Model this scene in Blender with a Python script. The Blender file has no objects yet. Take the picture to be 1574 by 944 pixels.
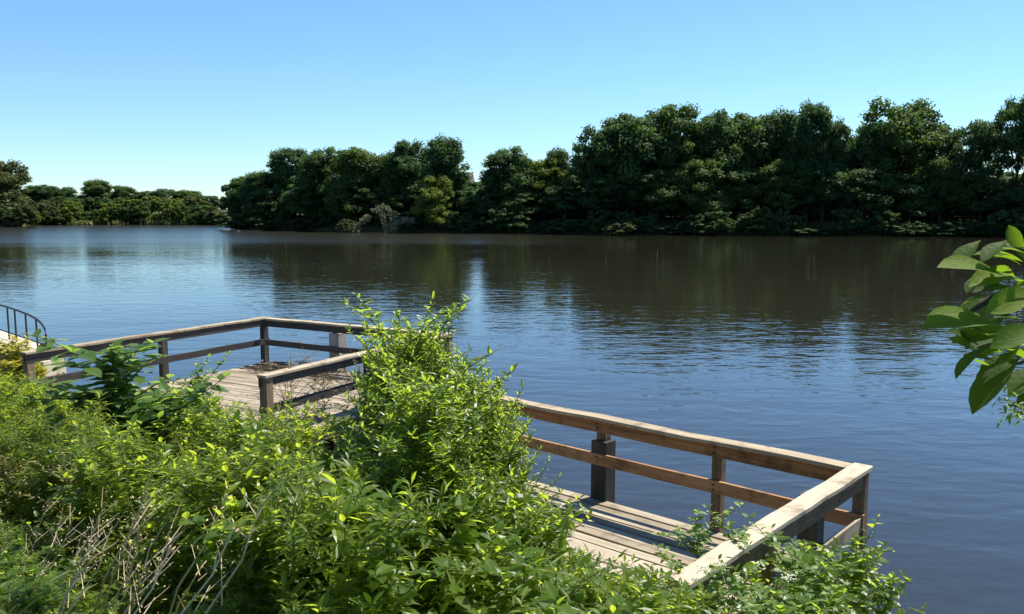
import bpy, bmesh, math, random
import numpy as np
from mathutils import Vector, Matrix

R = math.radians
random.seed(7)
rng = np.random.default_rng(7)
scn = bpy.context.scene
col = scn.collection

# ------------------------------------------------------------------ camera, sky, sun, exposure
F, HY, CAMZ = 1300.0, 322.0, 4.1            # focal length and horizon row on the 1574 px wide photograph
cam_d = bpy.data.cameras.new('camera')
cam = bpy.data.objects.new('camera', cam_d)
col.objects.link(cam)
scn.camera = cam
cam_d.sensor_width = 36
cam_d.lens = F / 1574 * 36
cam_d.clip_start = .05
cam_d.clip_end = 6000
PITCH = math.atan((472 - HY) / F)
cam.location = (0, 0, CAMZ)
cam.rotation_euler = (math.pi / 2 - PITCH, 0, 0)

SUN_AZ = math.atan2(.80, .60)               # clockwise from +Y, towards +X
SUN_EL = R(58)
world = bpy.data.worlds.new('World')
scn.world = world
world.use_nodes = True
wn = world.node_tree
wn.nodes.clear()
sky = wn.nodes.new('ShaderNodeTexSky')
sky.sky_type = 'NISHITA'
sky.sun_disc = False
sky.sun_elevation = SUN_EL
sky.sun_rotation = SUN_AZ
sky.altitude = 0
sky.air_density = 1.05
sky.dust_density = 0.0
sky.ozone_density = 4.0
bg = wn.nodes.new('ShaderNodeBackground')
bg.inputs[1].default_value = .082
wo = wn.nodes.new('ShaderNodeOutputWorld')
tone = wn.nodes.new('ShaderNodeMix')
tone.data_type = 'RGBA'
tone.blend_type = 'MULTIPLY'
tone.inputs[0].default_value = 1
tone.inputs[7].default_value = (.76, .97, 1.15, 1)
wn.links.new(sky.outputs[0], tone.inputs[6])
wn.links.new(tone.outputs[2], bg.inputs[0])
wn.links.new(bg.outputs[0], wo.inputs[0])

sun_d = bpy.data.lights.new('sun', 'SUN')
sun_d.energy = 5.0
sun_d.angle = R(.5)
sun_d.color = (1, .94, .83)
sun = bpy.data.objects.new('sun', sun_d)
col.objects.link(sun)
sdir = Vector((math.sin(SUN_AZ) * math.cos(SUN_EL), math.cos(SUN_AZ) * math.cos(SUN_EL), math.sin(SUN_EL)))
sun.rotation_euler = sdir.to_track_quat('Z', 'Y').to_euler()

vs = scn.view_settings
scn.display_settings.display_device = 'sRGB'
vs.view_transform = 'Standard'
vs.look = 'None'
vs.exposure = 0.9
vs.gamma = 1
vs.use_curve_mapping = False
scn.cycles.max_bounces = 6
scn.cycles.transparent_max_bounces = 8


def ray(x, y):
    rx = (x - 787) / F
    ry = -(y - 472) / F
    c, s = math.cos(PITCH), math.sin(PITCH)
    return Vector((rx, c + ry * s, -s + ry * c))


def at_depth(x, y, Y):
    d = ray(x, y)
    return Vector((0, 0, CAMZ)) + d * (Y / d.y)


# ------------------------------------------------------------------ object helpers
def tag(o, label=None, cat=None, group=None, kind=None):
    if label: o['label'] = label
    if cat: o['category'] = cat
    if group: o['group'] = group
    if kind: o['kind'] = kind
    return o


def link(name, me, mat=None, parent=None, loc=None):
    o = bpy.data.objects.new(name, me)
    col.objects.link(o)
    if mat is not None and me is not None and len(me.materials) == 0:
        for m in (mat if isinstance(mat, (list, tuple)) else [mat]):
            me.materials.append(m)
    if parent: o.parent = parent
    if loc is not None: o.location = loc
    return o


def empty(name, loc=(0, 0, 0), rz=0.0):
    o = bpy.data.objects.new(name, None)
    o.empty_display_size = .2
    col.objects.link(o)
    o.location = loc
    o.rotation_euler = (0, 0, rz)
    return o


def kids(o):
    return [c for c in bpy.data.objects if c.parent == o]


def copy_tree(o, parent=None, children=None):
    c = o.copy()
    col.objects.link(c)
    if parent is not None: c.parent = parent
    for ch in (children if children is not None else kids(o)):
        copy_tree(ch, c)
    return c


def mesh_from(name, verts, faces, tint=None, smooth=False):
    me = bpy.data.meshes.new(name)
    me.from_pydata([tuple(v) for v in verts], [], [tuple(f) for f in faces])
    if tint is not None:
        a = me.attributes.new('tint', 'FLOAT', 'FACE')
        a.data.foreach_set('value', np.asarray(tint, dtype=np.float32))
    if smooth:
        me.polygons.foreach_set('use_smooth', [True] * len(me.polygons))
    me.update()
    return me


class MB:
    """collects boxes, tubes and leaves for ONE mesh object"""
    def __init__(self):
        self.v, self.f, self.t = [], [], []

    def add(self, verts, faces, tint=None):
        o = len(self.v)
        self.v += [tuple(v) for v in verts]
        self.f += [tuple(i + o for i in f) for f in faces]
        self.t += [random.random() if tint is None else tint] * len(faces)

    def box(self, p0, p1, jit=0.0, tint=None, nseg=1, axis=0, warp=0.0):
        """axis-aligned board from p0 to p1, cut in nseg along its length, each cut pushed a little: worn, sagging wood"""
        p0, p1 = np.array(p0, float), np.array(p1, float)
        a = axis
        b, c = [i for i in range(3) if i != a]
        vs_, fs = [], []
        for i in range(nseg + 1):
            k = i / nseg
            off = np.random.uniform(-1, 1, 3) * warp
            off[a] = 0
            for (q, r) in ((0, 0), (1, 0), (1, 1), (0, 1)):
                p = np.zeros(3)
                p[a] = p0[a] + (p1[a] - p0[a]) * k + (random.uniform(-jit, jit) if i in (0, nseg) else 0)
                p[b] = p1[b] if q else p0[b]
                p[c] = p1[c] if r else p0[c]
                vs_.append(p + off)
        for i in range(nseg):
            for j in range(4):
                k = (j + 1) % 4
                fs.append((i * 4 + j, i * 4 + k, i * 4 + 4 + k, i * 4 + 4 + j))
        fs.append((3, 2, 1, 0))
        n = nseg * 4
        fs.append((n, n + 1, n + 2, n + 3))
        if a == 1: fs = [f[::-1] for f in fs]
        self.add(vs_, fs, tint)

    def tube(self, pts, radii, n=6, tint=None, cap=True):
        pts = [Vector(p) for p in pts]
        if not isinstance(radii, (list, tuple)): radii = [radii] * len(pts)
        vs_, fs = [], []
        for i, p in enumerate(pts):
            d = (pts[min(i + 1, len(pts) - 1)] - pts[max(i - 1, 0)]).normalized()
            up = Vector((0, 0, 1)) if abs(d.z) < .95 else Vector((1, 0, 0))
            a = d.cross(up).normalized()
            b = a.cross(d)
            for j in range(n):
                t = 2 * math.pi * j / n
                vs_.append(p + (a * math.cos(t) + b * math.sin(t)) * radii[i])
        for i in range(len(pts) - 1):
            for j in range(n):
                k = (j + 1) % n
                fs.append((i * n + j, i * n + k, i * n + n + k, i * n + n + j))
        if cap:
            fs.append(tuple(range(n))[::-1])
            m = (len(pts) - 1) * n
            fs.append(tuple(m + j for j in range(n)))
        self.add(vs_, fs, tint)

    def build(self, name, mat, parent=None, bevel=0.0, smooth=False, loc=None):
        me = mesh_from(name, self.v, self.f, self.t, smooth)
        bm = bmesh.new(); bm.from_mesh(me)
        bmesh.ops.recalc_face_normals(bm, faces=bm.faces)
        bm.to_mesh(me); bm.free()
        o = link(name, me, mat, parent, loc)
        if bevel:
            m = o.modifiers.new('bevel', 'BEVEL')
            m.width = bevel; m.segments = 2; m.limit_method = 'ANGLE'
        return o


# leaf templates: x across, y along, z up; unit length
def leaf_template(w, droop=.18, fold=.12, n=3, shape='lance'):
    vs_, fs = [(0, 0, 0)], []
    for i in range(1, n):
        t = i / n
        if shape == 'lance': ww = w * math.sin(math.pi * t ** .8) ** .9
        elif shape == 'obovate': ww = w * math.sin(math.pi * t ** 1.5) ** .8
        else: ww = w * math.sin(math.pi * t ** .6)
        z = -droop * t * t
        vs_ += [(-ww / 2, t, z + fold * ww), (0, t, z), (ww / 2, t, z + fold * ww)]
    vs_.append((0, 1, -droop))
    fs += [(0, 2, 1), (0, 3, 2)]
    for i in range(n - 2):
        a = 1 + 3 * i
        fs += [(a, a + 1, a + 4, a + 3), (a + 1, a + 2, a + 5, a + 4)]
    a = 1 + 3 * (n - 2)
    e = len(vs_) - 1
    fs += [(a, a + 1, e), (a + 1, a + 2, e)]
    return np.array(vs_, float), fs


LANCE = leaf_template(.34)
BROAD = leaf_template(.62, droop=.25)
NARROW = leaf_template(.17, droop=.3)
CARD = (np.array([(-.42, 0, 0), (-.1, .62, .1), (.5, .2, -.06), (.12, -.55, .08)]), [(0, 3, 2, 1)])


def scatter(template, pos, ydir, up, size, tint):
    """many copies of one leaf: pos, ydir (leaf axis) and up are N x 3; returns verts, faces, tints"""
    tv, tf = template
    pos, y, up, size = (np.asarray(a, float) for a in (pos, ydir, up, size))
    y = y / np.linalg.norm(y, axis=1, keepdims=True)
    x = np.cross(y, up)
    x /= np.maximum(np.linalg.norm(x, axis=1, keepdims=True), 1e-6)
    z = np.cross(x, y)
    V = pos[:, None, :] + size[:, None, None] * (tv[None, :, 0:1] * x[:, None, :] + tv[None, :, 1:2] * y[:, None, :] + tv[None, :, 2:3] * z[:, None, :])
    nv = len(tv)
    faces = []
    for i in range(len(pos)):
        o = i * nv
        faces += [tuple(k + o for k in f) for f in tf]
    return V.reshape(-1, 3), faces, np.repeat(np.asarray(tint, float), len(tf))


class Leaves:
    def __init__(self): self.v, self.f, self.t, self.n = [], [], [], 0

    def add(self, template, pos, ydir, up, size, tint):
        if len(pos) == 0: return
        V, Fc, T = scatter(template, pos, ydir, up, size, tint)
        self.f += [tuple(i + self.n for i in f) for f in Fc]
        self.v.append(V); self.t.append(T); self.n += len(V)

    def mesh(self, name, smooth=False):
        return mesh_from(name, np.concatenate(self.v), self.f, np.concatenate(self.t), smooth)


# ------------------------------------------------------------------ materials
def new_mat(name):
    m = bpy.data.materials.new(name)
    m.use_nodes = True
    nt = m.node_tree
    nt.nodes.clear()
    out = nt.nodes.new('ShaderNodeOutputMaterial')
    return m, nt, out


def ramp(nt, fac, stops):
    r = nt.nodes.new('ShaderNodeValToRGB')
    e = r.color_ramp.elements
    while len(e) < len(stops): e.new(.5)
    for k, (p, c) in zip(e, stops):
        k.position = p
        k.color = (*c, 1)
    nt.links.new(fac, r.inputs[0])
    return r.outputs[0]


def math_node(nt, op, a, b=None, clamp=False):
    n = nt.nodes.new('ShaderNodeMath')
    n.operation = op
    n.use_clamp = clamp
    for i, x in enumerate((a, b)):
        if x is None: continue
        if isinstance(x, (int, float)): n.inputs[i].default_value = x
        else: nt.links.new(x, n.inputs[i])
    return n.outputs[0]


def noise(nt, scale, detail=3, rough=.55, vec=None, mscale=None, coord='Object', dist=0.0):
    tc = nt.nodes.new('ShaderNodeTexCoord')
    v = tc.outputs[coord] if vec is None else vec
    if mscale is not None:
        mp = nt.nodes.new('ShaderNodeMapping')
        mp.inputs['Scale'].default_value = mscale
        nt.links.new(v, mp.inputs[0])
        v = mp.outputs[0]
    n = nt.nodes.new('ShaderNodeTexNoise')
    n.inputs['Scale'].default_value = scale
    n.inputs['Detail'].default_value = detail
    n.inputs['Roughness'].default_value = rough
    n.inputs['Distortion'].default_value = dist
    nt.links.new(v, n.inputs['Vector'])
    return n.outputs[0]


def mixrgb(nt, fac, a, b, mode='MIX'):
    n = nt.nodes.new('ShaderNodeMix')
    n.data_type = 'RGBA'
    n.blend_type = mode
    for sock, x in ((n.inputs[0], fac), (n.inputs[6], a), (n.inputs[7], b)):
        if isinstance(x, (int, float)): sock.default_value = x
        elif isinstance(x, tuple): sock.default_value = (*x, 1)
        else: nt.links.new(x, sock)
    return n.outputs[2]


def leaf_mat(name, stops, trans, tfac=.4, rough=.45, spec=.35, obj_var=.35):
    m, nt, out = new_mat(name)
    at = nt.nodes.new('ShaderNodeAttribute'); at.attribute_name = 'tint'
    oi = nt.nodes.new('ShaderNodeObjectInfo')
    fac = math_node(nt, 'ADD', math_node(nt, 'MULTIPLY', at.outputs['Fac'], 1 - obj_var), math_node(nt, 'MULTIPLY', oi.outputs['Random'], obj_var), True)
    c = ramp(nt, fac, stops)
    tr_c = mixrgb(nt, .55, c, trans)
    p = nt.nodes.new('ShaderNodeBsdfPrincipled')
    nt.links.new(c, p.inputs['Base Color'])
    p.inputs['Roughness'].default_value = rough
    p.inputs['Specular IOR Level'].default_value = spec
    t = nt.nodes.new('ShaderNodeBsdfTranslucent')
    nt.links.new(tr_c, t.inputs[0])
    mx = nt.nodes.new('ShaderNodeMixShader')
    mx.inputs[0].default_value = tfac
    nt.links.new(p.outputs[0], mx.inputs[1])
    nt.links.new(t.outputs[0], mx.inputs[2])
    nt.links.new(mx.outputs[0], out.inputs[0])
    return m


def blotch(m):
    """uneven leaf blades: pale flecks, darker spots and a puckered surface"""
    nt = m.node_tree
    p = [n for n in nt.nodes if n.type == 'BSDF_PRINCIPLED'][0]
    src = p.inputs['Base Color'].links[0].from_socket
    f = noise(nt, 55, 5, .7)
    k = math_node(nt, 'MULTIPLY', math_node(nt, 'SUBTRACT', f, .5), 5, True)
    c = mixrgb(nt, math_node(nt, 'MULTIPLY', k, .6), src, (.13, .14, .03))
    k2 = math_node(nt, 'MULTIPLY', math_node(nt, 'SUBTRACT', noise(nt, 130, 3, .6), .62), 9, True)
    c = mixrgb(nt, math_node(nt, 'MULTIPLY', k2, .7), c, (.05, .035, .012))
    nt.links.new(c, p.inputs['Base Color'])
    b = nt.nodes.new('ShaderNodeBump')
    b.inputs['Strength'].default_value = .5
    b.inputs['Distance'].default_value = .004
    nt.links.new(noise(nt, 90, 3, .6), b.inputs['Height'])
    nt.links.new(b.outputs[0], p.inputs['Normal'])


def plain_mat(name, stops, scale=8, rough=.8, spec=.3, bump=.0, mscale=None, metallic=0, tintmix=0.0, detail=5):
    m, nt, out = new_mat(name)
    f = noise(nt, scale, detail, .6, mscale=mscale)
    fac = f
    if tintmix:
        at = nt.nodes.new('ShaderNodeAttribute'); at.attribute_name = 'tint'
        d = math_node(nt, 'MULTIPLY', math_node(nt, 'SUBTRACT', at.outputs['Fac'], .5), tintmix)
        fac = math_node(nt, 'ADD', f, d, True)
    c = ramp(nt, fac, stops)
    p = nt.nodes.new('ShaderNodeBsdfPrincipled')
    nt.links.new(c, p.inputs['Base Color'])
    p.inputs['Roughness'].default_value = rough
    p.inputs['Specular IOR Level'].default_value = spec
    p.inputs['Metallic'].default_value = metallic
    if bump:
        b = nt.nodes.new('ShaderNodeBump')
        b.inputs['Strength'].default_value = bump
        b.inputs['Distance'].default_value = .01
        nt.links.new(f, b.inputs['Height'])
        nt.links.new(b.outputs[0], p.inputs['Normal'])
    nt.links.new(p.outputs[0], out.inputs[0])
    return m


def wood_mat(name, dark, mid, light, axis=0, stain=(.05, .045, .04), stain_amt=.5):
    """weathered lumber: long grain along one axis, per-board tone, knots and grey stains"""
    m, nt, out = new_mat(name)
    ms = [28, 28, 28]; ms[axis] = 1.1
    grain = noise(nt, 1.6, 6, .65, mscale=ms, dist=.4)
    ms2 = [5, 5, 5]; ms2[axis] = .7
    broad = noise(nt, 1.0, 4, .6, mscale=ms2)
    blot = noise(nt, 3.2, 5, .62)
    at = nt.nodes.new('ShaderNodeAttribute'); at.attribute_name = 'tint'
    f = math_node(nt, 'ADD', math_node(nt, 'MULTIPLY', grain, .55), math_node(nt, 'MULTIPLY', broad, .45))
    f = math_node(nt, 'ADD', f, math_node(nt, 'MULTIPLY', math_node(nt, 'SUBTRACT', at.outputs['Fac'], .5), .22), True)
    c = ramp(nt, f, [(.3, dark), (.47, mid), (.68, light)])
    sf = math_node(nt, 'MULTIPLY', math_node(nt, 'MULTIPLY', math_node(nt, 'SUBTRACT', blot, .52), 7, True), stain_amt)
    c = mixrgb(nt, sf, c, stain)
    p = nt.nodes.new('ShaderNodeBsdfPrincipled')
    nt.links.new(c, p.inputs['Base Color'])
    p.inputs['Roughness'].default_value = .82
    p.inputs['Specular IOR Level'].default_value = .2
    b = nt.nodes.new('ShaderNodeBump')
    b.inputs['Strength'].default_value = .6
    b.inputs['Distance'].default_value = .006
    nt.links.new(grain, b.inputs['Height'])
    nt.links.new(b.outputs[0], p.inputs['Normal'])
    nt.links.new(p.outputs[0], out.inputs[0])
    return m


def M_water():
    m, nt, out = new_mat('lake_water')
    tc = nt.nodes.new('ShaderNodeTexCoord')
    pos = tc.outputs['Object']
    p = nt.nodes.new('ShaderNodeBsdfPrincipled')
    p.inputs['Base Color'].default_value = (.021, .021, .013, 1)
    p.inputs['Roughness'].default_value = .03
    p.inputs['IOR'].default_value = 1.48
    big = noise(nt, .035, 2, .5, vec=pos, mscale=(.6, 1.6, 1))          # wind lanes and calmer patches
    lane = nt.nodes.new('ShaderNodeMapRange')
    lane.inputs[1].default_value = .35; lane.inputs[2].default_value = .7
    lane.inputs[3].default_value = .45; lane.inputs[4].default_value = 1.25
    nt.links.new(big, lane.inputs[0])
    w1 = noise(nt, 1.15, 2, .5, vec=pos, mscale=(.55, 1.0, 1), dist=.3)
    w2 = noise(nt, 3.6, 2, .5, vec=pos, mscale=(.6, 1.0, 1), dist=.2)
    w3 = noise(nt, .28, 2, .5, vec=pos, mscale=(.6, 1.0, 1))
    h = math_node(nt, 'ADD', math_node(nt, 'MULTIPLY', w1, .024), math_node(nt, 'ADD', math_node(nt, 'MULTIPLY', w2, .009), math_node(nt, 'MULTIPLY', w3, .02)))
    h = math_node(nt, 'MULTIPLY', h, lane.outputs[0])
    b = nt.nodes.new('ShaderNodeBump')
    b.inputs['Strength'].default_value = 1.0
    b.inputs['Distance'].default_value = 1.0
    nt.links.new(h, b.inputs['Height'])
    nt.links.new(b.outputs[0], p.inputs['Normal'])
    # a wind lane ruffles the water below the far headland
    sep = nt.nodes.new('ShaderNodeSeparateXYZ')
    nt.links.new(pos, sep.inputs[0])

    def step(sock, a, b_):
        r = nt.nodes.new('ShaderNodeMapRange')
        r.interpolation_type = 'SMOOTHSTEP'
        r.inputs[1].default_value, r.inputs[2].default_value = a, b_
        nt.links.new(sock, r.inputs[0])
        return r.outputs[0]
    wob = math_node(nt, 'MULTIPLY', math_node(nt, 'SUBTRACT', noise(nt, .03, 3, .6, vec=pos, mscale=(.5, 1, 1)), .5), 60)
    yy = math_node(nt, 'ADD', sep.outputs[1], wob)
    lane2 = math_node(nt, 'MULTIPLY', step(yy, 84, 108), step(sep.outputs[0], 25, -12))
    nt.links.new(math_node(nt, 'ADD', math_node(nt, 'MULTIPLY', lane2, .15), .03), p.inputs['Roughness'])
    nt.links.new(p.outputs[0], out.inputs[0])
    return m


MAT = {}
MAT['water'] = M_water()
MAT['ground'] = plain_mat('bank_soil', [(.3, (.03, .026, .014)), (.5, (.05, .05, .02)), (.7, (.075, .085, .03))], scale=2.2, rough=.95, spec=.1, bump=.4)
MAT['cap'] = wood_mat('bleached_rail_wood_x', (.19, .145, .09), (.36, .29, .195), (.52, .44, .32), 0, (.11, .08, .05), .75)
MAT['cap_y'] = wood_mat('bleached_rail_wood_y', (.22, .175, .115), (.38, .315, .22), (.50, .43, .32), 1, (.13, .10, .065), .7)
MAT['brown'] = wood_mat('brown_rail_wood_x', (.12, .06, .028), (.28, .145, .066), (.44, .26, .13), 0, (.045, .03, .018), .6)
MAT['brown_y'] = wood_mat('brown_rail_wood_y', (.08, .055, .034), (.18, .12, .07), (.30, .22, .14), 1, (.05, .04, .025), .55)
MAT['shaded_x'] = wood_mat('shaded_rail_wood_x', (.028, .026, .026), (.06, .052, .048), (.12, .10, .085), 0, (.03, .03, .025), .5)  # far rail boards: shade below the caps put into the wood colour
MAT['shaded_y'] = wood_mat('shaded_rail_wood_y', (.028, .026, .026), (.06, .052, .048), (.12, .10, .085), 1, (.03, .03, .025), .5)  # same painted-in shade, grain along y
MAT['post'] = wood_mat('post_wood', (.07, .048, .03), (.16, .11, .068), (.27, .2, .13), 2, (.04, .04, .026), .6)
MAT['pile'] = wood_mat('pile_wood', (.018, .02, .018), (.038, .038, .033), (.085, .08, .066), 2, (.02, .032, .018), .6)
MAT['pile_grey'] = wood_mat('grey_pile_wood', (.14, .13, .11), (.26, .24, .2), (.4, .37, .32), 2, (.1, .1, .07), .5)
MAT['deck'] = wood_mat('grey_deck_board', (.13, .10, .068), (.28, .23, .165), (.44, .38, .285), 0, (.11, .095, .06), .6)
MAT['concrete'] = plain_mat('old_concrete', [(.3, (.36, .31, .22)), (.55, (.55, .49, .37)), (.75, (.64, .59, .47))], scale=3, rough=.9, bump=.4)
MAT['metal'] = plain_mat('black_painted_steel', [(.3, (.012, .014, .016)), (.7, (.03, .034, .038))], scale=20, rough=.5, spec=.5)
MAT['bark'] = plain_mat('tree_bark', [(.3, (.03, .023, .016)), (.7, (.09, .07, .05))], scale=2, rough=.95, mscale=(1, 1, .3), bump=.4)
MAT['bark2'] = plain_mat('dry_twig', [(.3, (.07, .05, .03)), (.7, (.2, .15, .095))], scale=6, rough=.9)
MAT['deadwood'] = plain_mat('bleached_deadwood', [(.3, (.10, .10, .07)), (.7, (.19, .18, .125))], scale=3, rough=.9)
MAT['stem'] = plain_mat('weed_stem', [(.3, (.06, .08, .025)), (.7, (.14, .14, .05))], scale=9, rough=.7)
MAT['drystalk'] = plain_mat('dry_stalk', [(.3, (.42, .33, .17)), (.7, (.66, .56, .36))], scale=6, rough=.8, tintmix=.6)
MAT['wall'] = plain_mat('house_siding', [(.3, (.50, .45, .42)), (.7, (.66, .61, .58))], scale=1, rough=.8)
MAT['roof'] = plain_mat('house_shingles', [(.3, (.13, .09, .085)), (.7, (.22, .16, .15))], scale=4, rough=.9)
MAT['trim'] = plain_mat('house_trim', [(.3, (.7, .69, .66)), (.7, (.8, .79, .77))], scale=4, rough=.7)
MAT['glass'] = plain_mat('window_glass', [(.3, (.02, .025, .03)), (.7, (.03, .035, .04))], scale=1, rough=.05, spec=.6)
MAT['weed'] = leaf_mat('weed_leaf', [(.05, (.034, .066, .009)), (.5, (.10, .16, .016)), (.95, (.20, .26, .03))], (.80, .94, .05), .62, spec=.45, rough=.38)
MAT['weed2'] = leaf_mat('goldenrod_leaf', [(.05, (.045, .08, .012)), (.5, (.085, .15, .018)), (.95, (.16, .21, .03))], (.66, .78, .04), .6)
MAT['shrub'] = leaf_mat('shrub_leaf', [(.05, (.030, .066, .011)), (.5, (.085, .148, .018)), (.95, (.17, .235, .035))], (.68, .86, .06), .6, rough=.36, spec=.45)
MAT['pale'] = leaf_mat('pale_leaf', [(.05, (.06, .115, .025)), (.5, (.12, .19, .045)), (.95, (.22, .30, .10))], (.55, .75, .12), .5)
MAT['yellow'] = leaf_mat('yellow_leaf', [(.05, (.16, .17, .015)), (.5, (.28, .27, .018)), (.95, (.40, .36, .03))], (.6, .55, .03), .4)
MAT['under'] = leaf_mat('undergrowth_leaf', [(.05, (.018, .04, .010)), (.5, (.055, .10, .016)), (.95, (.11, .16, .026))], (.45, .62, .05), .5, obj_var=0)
MAT['grass'] = leaf_mat('grass_blade', [(.05, (.035, .07, .015)), (.6, (.08, .13, .025)), (.95, (.26, .22, .10))], (.3, .4, .06), .35, obj_var=0)
MAT['flower'] = plain_mat('white_flower', [(.3, (.55, .55, .42)), (.7, (.72, .72, .6))], scale=30, rough=.7)
MAT['berry'] = plain_mat('dark_berry', [(.3, (.015, .012, .02)), (.7, (.03, .02, .03))], scale=30, rough=.4)
MAT['drybrown'] = leaf_mat('dead_leaf', [(.05, (.10, .075, .035)), (.5, (.19, .15, .08)), (.95, (.34, .29, .18))], (.3, .24, .1), .25)
MAT['near_leaf'] = leaf_mat('glossy_leaf', [(.05, (.016, .046, .008)), (.5, (.05, .105, .010)), (.95, (.14, .21, .016))], (.4, .62, .025), .48, rough=.62, spec=.12, obj_var=0)
MAT['wither'] = leaf_mat('withered_leaf', [(.05, (.10, .11, .05)), (.5, (.16, .165, .085)), (.95, (.24, .235, .13))], (.25, .25, .1), .25, obj_var=0)
MAT['straw'] = leaf_mat('straw_leaf', [(.05, (.15, .14, .05)), (.5, (.27, .245, .10)), (.95, (.44, .40, .21))], (.45, .42, .12), .35)
MAT['sapling'] = leaf_mat('sapling_leaf', [(.05, (.03, .07, .016)), (.5, (.07, .135, .03)), (.95, (.15, .22, .06))], (.5, .72, .1), .5)
T_DARK = leaf_mat('tree_leaf_dark', [(.05, (.026, .054, .020)), (.5, (.050, .094, .030)), (.95, (.082, .135, .038))], (.17, .32, .05), .36, rough=.6, spec=.2)
T_MID = leaf_mat('tree_leaf_mid', [(.05, (.036, .066, .019)), (.5, (.064, .112, .027)), (.95, (.10, .155, .036))], (.22, .36, .04), .36, rough=.6, spec=.2)
T_LIGHT = leaf_mat('tree_leaf_light', [(.05, (.085, .13, .02)), (.5, (.13, .18, .03)), (.95, (.18, .22, .04))], (.38, .48, .05), .42, rough=.6, spec=.2)
T_OLIVE = leaf_mat('tree_leaf_olive', [(.05, (.045, .060, .018)), (.5, (.078, .095, .028)), (.95, (.12, .13, .04))], (.2, .26, .05), .3, rough=.6, spec=.2)

# ------------------------------------------------------------------ terrain and lake
N_ = np.array([.665, .747])                 # from the bank out over the water
U_ = np.array([-.747, .665])                # along the near shore, to the left


def su(s, t):
    return N_ * s + U_ * t


def shore_px(x, y):
    p = ray(x, y)
    t = CAMZ / -p.z
    return (p.x * t, p.y * t)


LAKE = [tuple(su(5.7, -600)), tuple(su(5.7, -100)), tuple(su(5.7, -8)), tuple(su(5.7, 16)), (-10.3, 18.7), (-15.5, 23.8), (-40, 50), (-110, 110), (-200, 160), (-215, 200),
        (-150, 205), shore_px(-60, 350), shore_px(0, 349.5), shore_px(36, 349), shore_px(48, 346.5), shore_px(120, 345.5), shore_px(230, 345.5), shore_px(335, 346), shore_px(343, 350),
        shore_px(360, 352.5), shore_px(450, 354), shore_px(560, 357), shore_px(700, 358.5), shore_px(850, 360), shore_px(1000, 361.5), shore_px(1150, 361),
        shore_px(1300, 363), shore_px(1450, 363), shore_px(1600, 365), (150, 112), (300, 60), (500, -100), (620, -420)]
LK = np.array(LAKE)


def lake_sd(x, y):
    """signed distance to the shoreline, positive on land"""
    P = np.stack([np.asarray(x, float), np.asarray(y, float)], -1)
    d = np.full(P.shape[:-1], 1e9)
    inside = np.zeros(P.shape[:-1], bool)
    for i in range(len(LK)):
        a, b = LK[i], LK[(i + 1) % len(LK)]
        ab = b - a
        t = np.clip(((P - a) @ ab) / (ab @ ab), 0, 1)
        d = np.minimum(d, np.linalg.norm(P - a - t[..., None] * ab, axis=-1))
        c = ((a[1] > P[..., 1]) != (b[1] > P[..., 1]))
        with np.errstate(divide='ignore', invalid='ignore'):
            xi = a[0] + (P[..., 1] - a[1]) / (b[1] - a[1] if b[1] != a[1] else 1e-9) * ab[0]
        inside ^= c & (P[..., 0] < xi)
    return np.where(inside, -d, d)


def ground_z(x, y):
    d = lake_sd(x, y)
    z = np.interp(d, [-30, -6, -1, 0, .7, 1.2, 2.6, 3.9, 4.9, 5.6, 9, 40, 200], [-3, -2, -.55, -.06, .42, .62, .95, 1.45, 2.25, 2.45, 2.5, 3.0, 4.5])
    return z


def build_ground():
    n = 321
    u = np.linspace(-1, 1, n)
    k = 7.4
    gx = -3 + 2600 * np.sinh(k * u) / math.sinh(k)
    gy = 9 + 2600 * np.sinh(k * u) / math.sinh(k)
    X, Y = np.meshgrid(gx, gy)
    Z = ground_z(X, Y)
    Z = Z + (np.sin(X * 2.3 + np.cos(Y * 1.7)) * np.cos(Y * 2.9)) * .05
    V = np.stack([X, Y, Z], -1).reshape(-1, 3)
    idx = np.arange(n * n).reshape(n, n)
    Fq = np.stack([idx[:-1, :-1], idx[:-1, 1:], idx[1:, 1:], idx[1:, :-1]], -1).reshape(-1, 4)
    o = link('ground', mesh_from('ground', V, Fq.tolist(), None, True), MAT['ground'])
    tag(o, 'earth bank and land around the lake', 'ground', kind='structure')


build_ground()
wm = mesh_from('water', [(-2500, -2500, 0), (2500, -2500, 0), (2500, 2500, 0), (-2500, 2500, 0)], [(0, 1, 2, 3)])
tag(link('water', wm, MAT['water']), 'rippled blue lake water', 'water', kind='structure')


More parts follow.
